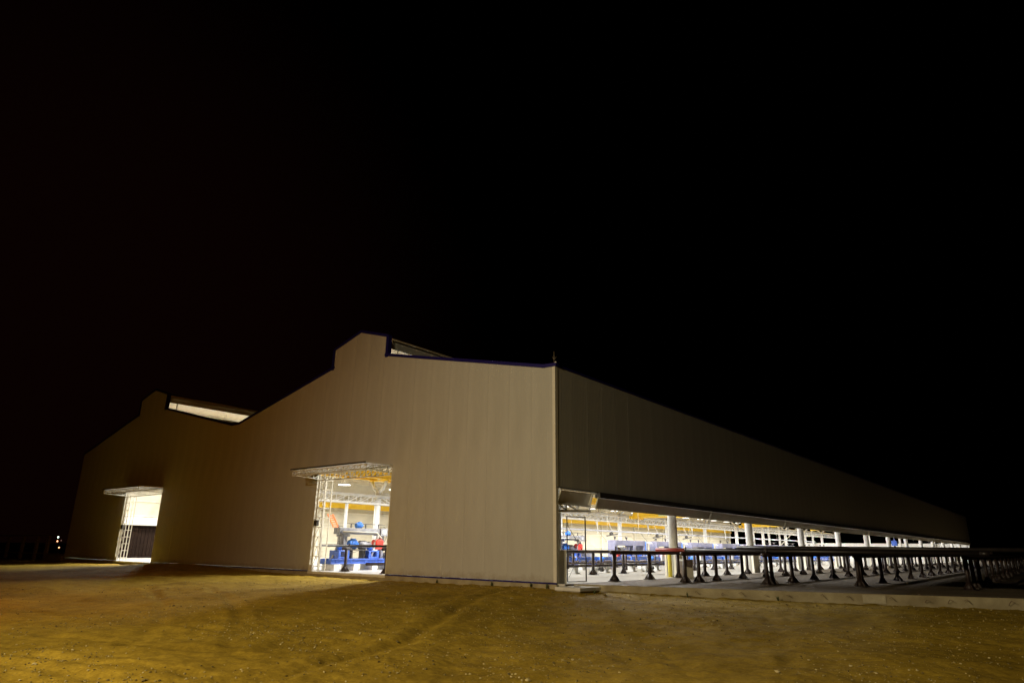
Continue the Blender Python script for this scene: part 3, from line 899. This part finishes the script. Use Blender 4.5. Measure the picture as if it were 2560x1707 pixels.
def machine_a():
    t = thing('pipe_machine', (0, 0, 0), '', 'machine', 'pipe machines in a row inside the hall')
    bed(t, 6.0)
    for y0, nm in ((.5, 'headstock'), (2.62, 'tailstock')):
        h = MB(); h.box(-.45, .38, y0, y0 + .75, .625, .72); h.box(-.45, .38, y0, y0 + .16, .72, .98); h.box(-.45, .38, y0 + .58, y0 + .75, .72, .98); h.box(-.45, .38, y0, y0 + .75, .98, 1.06)
        ho = bevel(h.build(nm, M['blue'], t), .02)
        mm = MB(); motor(mm, (.0, y0 + .42, 1.20), (0, 1, 0), .5, .13); mm.build('motor', M['motor_blue'], ho)
    c = MB(); c.box(-.3, .12, .85, 1.22, 1.07, 1.92); c.box(.12, .2, .9, 1.0, 1.25, 1.85); c.box(-.35, .25, .8, 1.28, 1.80, 1.92)
    bevel(c.build('column', M['grey'], t), .015)
    MB().bar((-.1, .5, .6), (-.1, .95, 1.5), .18).build('slanted_leg', M['grey'], t)
    g = MB(); g.box(-.3, .25, .55, 3.95, 1.93, 2.27); g.box(.25, .33, .6, 3.3, 1.97, 2.03)
    go = bevel(g.build('gantry_beam', M['grey'], t), .015)
    MB().box(-.32, .34, 3.45, 4.0, 1.88, 2.30).build('control_box', M['grey'], go)
    MB().cyl((.36, .7, 2.06), (.36, 3.1, 2.06), .035, 8).bar((.36, 3.1, 2.06), (.36, 3.5, 1.75), .06).build('conduit', M['cream'], go)
    m2 = MB(); motor(m2, (.1, 2.0, 2.42), (0, 1, 0), .55, .15); m2.build('top_motor', M['motor_blue'], go)
    rl = MB()
    for y in (1.5, 2.55, 3.5): rl.bar((0, y, 2.27), (0, y, 2.52), .05)
    rl.bar((0, 1.2, 2.52), (0, 3.8, 2.52), .025).bar((.2, 1.2, 2.50), (.2, 3.8, 2.50), .02); rl.build('cable_rail', M['dark'], go)
    d = MB(); motor(d, (0, 1.72, 1.38), (0, 1, 0), .75, .24); d.build('drive_motor', M['motor_blue'], t)
    MB().box(-.3, .3, 1.4, 2.6, 1.06, 1.12).box(-.2, .2, 1.5, 1.62, .62, 1.06).box(-.2, .2, 2.35, 2.5, .62, 1.06).build('motor_table', M['dark'], t)
    x = MB().rings([((0, 2.05, 1.36), .10), ((0, 2.2, 1.36), .24), ((0, 2.6, 1.36), .25), ((0, 2.64, 1.36), .16), ((0, 2.9, 1.36), .20), ((0, 3.0, 1.36), .12)], 14)
    x.build('gearbox', M['grey'], t)
    rg = MB()
    rg.prism([(3.22, 1.12), (3.62, 1.12), (3.70, 1.24), (3.70, 1.56), (3.60, 1.68), (3.24, 1.68), (3.15, 1.56), (3.15, 1.24)], 'x', -.15, .35)
    bevel(rg.build('red_guard', M['red'], t), .05, 3)
    MB().bar((.2, 2.9, .65), (.2, 3.35, 1.9), .12).build('slanted_arm', M['white'], t)
    MB().box(-.2, .1, 3.72, 3.9, .62, 1.93).build('support_post', M['grey'], t)
    MB().box(-.3, .3, 4.1, 5.6, .63, .95).box(-.2, .2, 4.3, 5.2, .95, 1.15).build('outfeed_box', M['grey'], t)
    for (y0, z0, ry, rz_, n0, n1) in ((.55, 2.05, .28, .30, 2, 9), (.75, 1.75, .22, .42, 3, 11), (3.6, 1.95, .30, .45, -3, 4), (1.5, 1.2, .5, .25, 6, 13)):
        hz = MB(); pts = [(.32, y0 + ry * math.cos(i * .5), z0 + rz_ * math.sin(i * .5)) for i in range(n0, n1)]
        for p, q in zip(pts[:-1], pts[1:]): hz.bar(p, q, .022)
        hz.build('hose', M['dark'], t)
    MB().box(.335, .345, 3.55, 3.85, 1.98, 2.2).build('label_plate', M['white'], go)
    return t

def machine_b():
    t = thing('pipe_machine', (0, 0, 0), '', 'machine', 'pipe machines in a row inside the hall')
    bed(t, 7.9)
    g = MB(); g.box(-.4, .4, .6, 5.9, 1.62, 2.06); g.box(-.4, .4, .6, .92, .62, 1.62); g.box(-.4, .4, 3.62, 4.0, .62, 1.62); g.box(-.4, .4, 5.6, 5.9, .62, 1.62)
    bevel(g.build('portal_frame', M['purple_grey'], t), .02)
    MB().box(-.42, .425, 5.9, 6.0, .64, 2.0).build('portal_trim', M['motor_blue'], t)
    d = MB().rings([((0, 1.2, 1.28), .12), ((0, 1.25, 1.28), .22), ((0, 1.7, 1.28), .22), ((0, 1.72, 1.28), .14), ((0, 2.0, 1.28), .12)], 14); d.build('drum_motor', M['brown_motor'], t)
    MB().box(-.3, .3, 1.1, 3.4, .63, 1.06).build('table', M['blue'], t)
    MB().box(-.25, .25, 2.3, 3.3, 1.06, 1.5).build('cover', M['white'], t)
    k = MB()
    for y in (1.2, 3.2): k.rings([((0, y, 2.06), .04), ((0, y, 2.2), .04), ((0, y, 2.2), .10), ((0, y, 2.36), .10)], 8)
    k.bar((0, 1.0, 2.4), (0, 4.2, 2.4), .03); k.build('sheave', M['dark'], t)
    bl = MB(); bl.box(-.35, .3, 4.7, 5.4, .63, 1.0); bl.box(-.3, .2, 5.6, 6.3, .63, .9); bl.build('slide_block', M['blue'], t)
    h = MB().rings([((0, 7.0, 2.05), .02), ((0, 7.0, 2.02), .3), ((0, 7.0, 1.85), .55), ((0, 7.0, 1.82), .5)], 14); h.build('hood', M['white'], t)
    MB().bar((0, 7.0, .62), (0, 7.0, 1.85), .07).build('hood_post', M['white'], t)
    return t
A = machine_a(); B = machine_b(); ua = ub = False
MX = -16.0
starts = [0.95, 11.2, 20.2, 28.3, 35.9, 43.6, 51.5, 59.5, 67.5, 75.5, 83.5, 91.5]
for k, y in enumerate(starts):
    isa = k < 3
    if isa: t = A if not ua else copy_tree(A); ua = True
    else: t = B if not ub else copy_tree(B); ub = True
    t.location = (MX if k < 1 else -14.6, y, 0)
    if k == 0: t['label'] = 'blue-bedded pipe machine with grey beam and red guard seen through the tall doorway'
    elif isa: t['label'] = '%s blue-bedded machine from the front wall, red guard below its grey beam' % ORD[k]
    else: t['label'] = '%s blue-bedded machine from the front wall, under a purple-grey portal' % ORD[k]
ld = thing('inclined_ladder', (MX - .25, 1.55, 0), 'orange ladder frame leaning above the machine in the tall doorway', 'ladder')
a = Vector((0, .05, 2.28)); b = Vector((0, -.42, 2.98)); u = Vector((0, .165, .0))
MB().bar(a - u, b - u, .06).bar(a + u, b + u, .06).build('rail', M['orange'], ld)
rg = MB()
for k in range(6):
    p = a.lerp(b, (k + .3) / 6); rg.bar(p - u, p + u, .05)
rg.box(-.03, .0, -.02, .0, 2.2, 2.3); rg.build('rungs', M['orange'], ld)
MB().bar((0, .25, 2.0), (0, .2, 2.45), .06).build('stand', M['grey'], ld)

# hanging dark trolleys below the middle truss
for k, y in enumerate((46.5, 57.8, 66.5)):
    t = thing('hoist_trolley', (XM + .9, y, 0), '%s dark hoist trolley hanging below the white lattice truss' % ORD[k], 'hoist', 'hoist trolleys below the truss')
    MB().bar((-.5, 0, 4.4), (0, 0, 3.3), .05).bar((0, 0, 3.3), (0, 0, 3.0), .05).build('bracket', M['white'], t)
    b = MB().bar((-.2, -.9, 2.75), (.2, .9, 3.0), .12); motor(b, (0, -.2, 3.0), (0, 1, 0), .6, .16); b.build('body', M['dark'], t)
hb = thing('hook_block', (-.9, 73.6, 0), 'blue hook block hanging far down the open side', 'hoist')
MB().box(-.3, .3, -.25, .25, 2.15, 2.75).build('block', M['blue'], hb)
MB().bar((0, 0, 2.75), (0, 0, 4.2), .10).build('rope', M['blue'], hb)
MB().rings([((0, 0, 2.15), .08), ((0, 0, 1.95), .14), ((0, .1, 1.8), .06)], 8).build('hook', M['dark'], hb)

# blue roller tables in front of the machines
def roller_table():
    t = thing('roller_table', (0, 0, 0), '', 'conveyor', 'blue roller tables in a line')
    for x in (-.38, .38): MB().box(x - .05, x + .05, 0, 7.6, .50, .74).build('side_beam', M['blue'], t)
    lm = MB().box(-.42, -.34, -.05, .05, 0, .5).box(.34, .42, -.05, .05, 0, .5).box(-.34, .34, -.03, .03, .2, .28).mesh('leg_frame', M['blue'])
    for k in range(4): link('leg_frame', lm, t, (0, .5 + k * 2.2, 0))
    rm = MB().rings([((-.32, 0, .68), .05), ((-.05, 0, .68), .10), ((.05, 0, .68), .10), ((.32, 0, .68), .05)], 10).mesh('roller', M['dark'])
    for k in range(8): link('roller', rm, t, (0, .45 + k * .95, 0))
    m = MB(); motor(m, (.62, 3.1, .62), (0, 1, 0), .55, .14); m.build('motor', M['motor_blue'], t)
    MB().box(.44, .6, 5.0, 5.35, .35, .95).build('junction_box', M['white'], t)
    MB().box(-.2, .2, 6.2, 6.6, .76, 1.1).build('clamp', M['red'], t)
    return t
rt0 = roller_table(); first_rt = True
for k in range(11):
    t = rt0 if first_rt else copy_tree(rt0); first_rt = False
    t.location = (-12.35, 11.5 + k * 8.0, 0)
    t['label'] = '%s blue roller table from the front wall, before the machines' % ORD[k]
def control_cabinet():
    t = thing('control_cabinet', (0, 0, 0), '', 'cabinet', 'control cabinets behind the machines')
    bevel(MB().box(-.3, .3, 0, 1.6, .08, 1.95).build('body', M['grey'], t), .015)
    dm = MB().box(.302, .325, .04, .76, .14, 1.88).mesh('door', M['white'])
    for y in (0, .8):
        d = link('door', dm, t, (0, y, 0)); MB().box(.327, .345, .66, .70, .9, 1.15).build('handle', M['dark'], d)
    MB().box(-.28, .28, .02, 1.58, 0, .078).build('plinth', M['dark'], t)
    return t
cc0 = control_cabinet()
for k, y in enumerate((9.0, 18.4, 27.0, 41.5, 57.0, 72.0)):
    t = cc0 if k == 0 else copy_tree(cc0)
    t.location = (-19.5, y, 0); t['label'] = '%s grey control cabinet with white doors from the front wall' % ORD[k]
# overhead cable tray and drop cables of the machine line
tray = MB(); tray.box(-17.6, -17.2, 8, 100, 2.86, 2.89); tray.box(-17.6, -17.57, 8, 100, 2.89, 2.98); tray.box(-17.23, -17.2, 8, 100, 2.89, 2.98)
tray.build('cable_tray', M['grey'], hall)
hm = MB().bar((0, 0, 2.9), (0, 0, 9.2), .02).mesh('tray_hanger', M['cream'])
for k in range(16): link('tray_hanger', hm, hall, (-17.4, 9 + k * 6, 0))
dc = MB()
for a, b in ((0, 1), (1, 2), (2, 3), (3, 4), (4, 5), (5, 6)):
    f = lambda i: (-.0 + .5 * math.sin(i * .5), .15 * i, 2.9 - .9 * (i / 6) ** .6 - .25 * math.sin(i * .52))
    dc.bar(f(a), f(b), .025)
dcm = dc.mesh('drop_cable', M['dark'])
for k in range(13): link('drop_cable', dcm, hall, (-17.2, 9.5 + k * 7.3 + random.uniform(-1, 1), 0))

# ------------------------------------------------------------------ pipe racks
post_m = MB().cyl((0, 0, 0.02), (0, 0, 1.12), .078, 12)
for k in range(4):
    a = math.pi / 2 * k + .3; c, s = math.cos(a), math.sin(a)
    i = len(post_m.v); w = .008
    px, py = -s * w, c * w
    post_m.v += [(c * .05 + px, s * .05 + py, .03), (c * .24 + px, s * .24 + py, .03), (c * .24 + px, s * .24 + py, .05), (c * .06 + px, s * .06 + py, .30),
                 (c * .05 - px, s * .05 - py, .03), (c * .24 - px, s * .24 - py, .03), (c * .24 - px, s * .24 - py, .05), (c * .06 - px, s * .06 - py, .30)]
    post_m.f += [tuple(i + q for q in t) for t in ((0, 1, 2, 3), (7, 6, 5, 4), (0, 4, 5, 1), (1, 5, 6, 2), (2, 6, 7, 3), (3, 7, 4, 0))]; post_m.sm += [False] * 6
post_m.rings([((0, 0, .02), .15), ((0, 0, .13), .11), ((0, 0, .26), .07)], 10)
post_mesh = post_m.mesh('post', M['rack'])
base_mesh = MB().prism([(.30 * math.cos(2 * math.pi * k / 8 + .39), .30 * math.sin(2 * math.pi * k / 8 + .39)) for k in range(8)], 'z', 0.0, .022).mesh('base_plate', M['rack'])
post_cut = MB().cyl((0, 0, 0.02), (0, 0, 1.12), .07, 12).mesh('post', M['rack'])

def rack(x, ysl, y1, label, kind='rack', z=0.0):
    t = thing('pipe_rack', (x, ysl[0], z), label, 'rack', 'rows of pipe racks')
    rl = MB().rings([((0, -.28, 1.17), .03), ((0, -.26, 1.16), .078), ((0, y1 - ysl[0], 1.16), .078), ((0, y1 - ysl[0] + .02, 1.17), .03)], 12)
    rl.build('rail', M['rack'], t)
    for y in ysl:
        p = link('post', post_mesh, t, (random.uniform(-.03, .03), y - ysl[0], 0))
        p.rotation_euler = (random.uniform(-.012, .012), random.uniform(-.012, .012), random.uniform(0, 1.5))
        link('base_plate', base_mesh, p)
    st = MB()
    for y in (ysl[0] + .15,): st.bar((0, y - ysl[0], 1.2), (0, y - ysl[0], 1.42), .05)
    st.build('stop_pin', M['rack'], t)
    return t
def seq(start, step, end):
    out = []; y = start
    while y < end: out.append(y); y += step
    return out
rack(.40, seq(3.74, 3.12, 78), 78, 'outdoor pipe rack nearest the open side of the hall')
rack(3.00, [5.1, 6.36] + seq(8.3, 3.3, 80), 80, 'second outdoor pipe rack out from the open side')
rack(5.85, [6.6, 7.2] + seq(9.93, 3.38, 80), 80, 'third outdoor pipe rack, starting with paired posts')
rack(8.92, [8.2, 8.85] + seq(12.6, 3.6, 80), 80, 'fourth outdoor pipe rack, starting with paired posts')
rack(12.5, [9.24, 11.4, 13.7] + seq(16.8, 3.4, 80), 80, 'outdoor pipe rack farthest from the hall, at right')
rack(16.1, seq(10.9, 3.4, 40), 40, 'outdoor pipe rack beyond the right edge of the picture')
rack(-4.15, seq(2.9, 3.2, 34), 34, 'indoor pipe rack nearest the open side')
rack(-7.6, seq(2.9, 3.2, 34), 34, 'indoor pipe rack second from the open side')
rack(-11.13, [.96] + seq(4.4, 3.2, 34), 34, 'indoor pipe rack at the right edge of the tall doorway')
rack(-14.36, [1.0], 1.3, 'short indoor rack with one post seen in the tall doorway')

def pipe(x0, x1, y, z, r, label, red=True, grp='black pipes lying across the racks'):
    t = thing('steel_pipe', (x0, y, z), label, 'pipe', grp)
    MB().rings([((0.0, 0, 0), r), ((x1 - x0, 0, 0), r)], 14).build('tube', M['pipe'], t)
    if red:
        MB().rings([((-.12, 0, 0), r * .8), ((-.12, 0, 0), r * 1.1), ((1.3, 0, 0), r * 1.1), ((1.31, 0, 0), r * 1.0)], 14).build('thread_protector', M['pipe_red'], t)
    MB().rings([((x1 - x0 - .2, 0, 0), r * 1.1), ((x1 - x0 + .1, 0, 0), r * 1.1)], 14).build('end_collar', M['pipe'], t)
    return t
PR = .075
y = 7.0
for k in range(24):
    lab = 'frontmost black pipe on the racks, with a red left end' if k == 0 else 'black steel pipe lying across the outdoor racks in the lower layer'
    pipe(.85 + random.uniform(-.05, .5) * (k > 0), 13.2 + random.uniform(-.2, .3), y, 1.236 + PR, PR, lab, red=(k % 3 == 0), grp='black pipes lying across the racks' if k else None)
    if k < 18:
        pipe(4.4 + random.uniform(-.3, .5), 16.9 + random.uniform(-.2, .3), y + .46, 1.236 + PR * 3 - .012, PR, 'black steel pipe in the upper layer on the outdoor racks', red=False)
    y += .162 if k % 6 != 5 else .5
# one pipe across the indoor racks behind the tall doorway
pipe(-17.2, -9.3, 1.35, 1.236 + .065, .065, 'dark pipe lying level across the tall doorway', red=False, grp=None)
# low roller lines inside
for k, (x, z) in enumerate(((-5.6, .40), (-9.2, .42), (-12.9, .40))):
    t = thing('roller_line', (x, 2.6, 0), '%s low dark roller line on white feet along the hall floor' % ORD[k], 'conveyor', 'low roller lines on the hall floor')
    MB().cyl((0, -1.4 if k == 2 else 0, z), (0, 60, z), .075, 10).build('line_pipe', M['rack'], t)
    fm = MB().box(-.18, .18, -.16, .16, 0, z - .07).box(-.26, .26, -.22, .22, 0, .06).mesh('foot', M['white'])
    for j in range(19): link('foot', fm, t, (0, .6 + j * 3.2, 0))
    sm = MB().box(.3, .62, -.2, .2, 0, .26).box(.34, .58, -.12, .12, .26, .34).mesh('drive_unit', M['white'])
    for j in range(9): link('drive_unit', sm, t, (0, 2.1 + j * 6.1, 0))
    dm = MB().rings([((.0, -.09, .2), .13), ((.0, .09, .2), .13)], 12).mesh('wheel', M['dark'])
    for j in range(9): link('wheel', dm, t, (.25, 3.4 + j * 6.1, 0))

# ------------------------------------------------------------------ small things near the columns
bo = thing('bollard', (-.25, 10.35, 0), 'yellow bollard beside the first side column', 'bollard')
MB().rings([((0, 0, 0), .10), ((0, 0, 1.12), .10), ((0, 0, 1.18), .085), ((0, 0, 1.21), .04)], 16).build('tube', M['bollard'], bo)
MB().box(-.16, .16, -.16, .16, 0, .015).build('base_plate', M['bollard'], bo)
cb = thing('floor_cabinet', (.52, 10.2, 0), 'dark low cabinet in a cream frame beside the yellow bollard', 'cabinet', None, R(-38))
MB().box(-.40, .40, -.02, .28, .03, .78).build('body', M['brown_motor'], cb)
f = MB(); f.box(-.48, -.40, -.06, .30, 0, .86); f.box(.40, .48, -.06, .30, 0, .86); f.box(-.40, .40, -.06, .30, .785, .86); f.build('frame', M['cream'], cb)
gf = thing('gate_frame', (-.16, .95, 0), 'thin dark steel gate frame standing open beside the corner', 'gate', None, R(-14))
f = MB()
f.bar((0, .03, 0.03), (0, .03, 2.55), .03).bar((0, 1.05, 0.03), (0, 1.05, 2.55), .04).bar((0, .0, 2.56), (0, 1.08, 2.56), .035).bar((0, .05, .04), (0, 1.03, .04), .035)
f.build('frame', M['dark'], gf)
MB().bar((0, .08, 2.2), (0, .85, 1.25), .018).bar((0, .85, 1.25), (0, .1, .2), .012).build('cable', M['dark'], gf)
cc = thing('concrete_cover', (1.18, -.38, 0), 'pale concrete pit cover beside the warehouse corner', 'cover', None, R(-4))
bevel(MB().box(-.55, .62, -.62, .68, -.17, -.045).build('slab', M['concrete_pale'], cc), .012)
MB().box(-.50, .57, -.57, .63, -.50, -.172).build('pit_wall', M['concrete_edge'], cc)
MB().bar((-.2, .1, -.04), (.1, .1, -.04), .02).build('lift_handle', M['rust'], cc)

# ------------------------------------------------------------------ left background
fr = thing('yard_railing', (-61.0, 3.0, 0), 'dark steel frame with posts and rails behind the left end of the warehouse', 'railing')
b = MB()
b.bar((-30, 0, 1.95), (1.0, 0, 1.95), .12); b.build('top_rail', M['frame_dark'], fr)
MB().bar((-30, 0, .17), (.6, 0, .17), .10).build('low_rail', M['frame_dark'], fr)
pm = MB().box(-.11, .11, -.11, .11, -.6, 1.9).box(-.5, -.3, -.1, .1, -.6, 1.7).mesh('post', M['frame_dark'])
for x in (-4.4, -7.6, -12, -17, -23): link('post', pm, fr, (x, 0, 0))
MB().box(-4.3, .35, -.2, .25, -.62, .08).build('low_wall', M['concrete_edge'], fr)
def far_lamp(x, y, z, r, mat, label):
    t = thing('distant_lamp', (x, y, -.55), label, 'lamp', None)
    MB().rings([((0, 0, z + .55 - r * 1.1), r * .2), ((0, 0, z + .55 - r * .5), r * .9), ((0, 0, z + .55 + r * .4), r), ((0, 0, z + .55 + r), r * .3)], 10).build('bulb', M[mat], t)
    MB().bar((0, 0, 0), (0, 0, z + .55 - r), .07).build('pole', M['frame_dark'], t)
def at_px(px, py, dist):
    d = fw + rt2 * ((px - 1280) / FPX) - up2 * ((py - 853.5) / FPX)
    d.normalize(); return CAMPOS + d * dist
for (px, py, dist, r, mat, lab) in ((145.5, 1342, 190, .17, 'far_white', 'distant white-green lamp at the left horizon'),
                                    (143.5, 1352, 170, .15, 'far_orange', 'distant orange lamp just below the white-green one'),
                                    (147.5, 1368, 120, .10, 'far_orange', 'lowest distant orange lamp beyond the left yard'),
                                    (119, 1355.5, 130, .14, 'far_dim', 'dim distant lamp left of the bright ones'),
                                    (153, 1350.5, 200, .10, 'far_dim', 'faint tiny lamp right of the white-green one')):
    p = at_px(px, py, dist); far_lamp(p.x, p.y, p.z, r, mat, lab)

# ------------------------------------------------------------------ the two yard lamps that light gable and yard (behind and left of the camera)
def yard_lamp(x, y, z, aim, watts, color, cone, blend, label):
    yl = thing('yard_lamp', (x, y, -.6), label, 'lamp')
    d = (Vector(aim) - Vector((x, y, z))).normalized()
    q = d.to_track_quat('-Z', 'Y')
    MB().rings([((0, -.5, 0), .11), ((0, -.5, z + .9), .07)], 12).build('pole', M['frame_dark'], yl)
    MB().bar((0, -.5, z + .85), (0, 0, z + .85), .06).build('arm', M['frame_dark'], yl)
    h = MB().box(-.30, .30, -.22, .22, .03, .20).build('lamp_head', M['dark'], yl)
    h.rotation_mode = 'QUATERNION'; h.rotation_quaternion = q; h.location = (0, 0, z + .6)
    MB().box(-.26, .26, -.18, .18, .005, .028).build('lens', M['sodium_lens'], h)
    l = bpy.data.lights.new('yard_light', 'SPOT'); l.energy = watts; l.color = color; l.shadow_soft_size = .12
    l.spot_size = R(cone); l.spot_blend = blend
    lo = bpy.data.objects.new('yard_light', l); COL.objects.link(lo); lo.parent = h; lo.location = (0, 0, -.06)
yard_lamp(4.2, -33.0, 11.0, (7.0, -8.0, 0.0), YARD_W, SODIUM, 106, 1.0, 'sodium flood lamp on a pole behind the camera, aimed at the corner')
yard_lamp(-8.5, -25.0, 8.0, (-19.0, -8.0, .5), YARD2_W, AMBER, 138, 1.0, 'amber yard lamp on a pole left of the picture, aimed at the dirt')
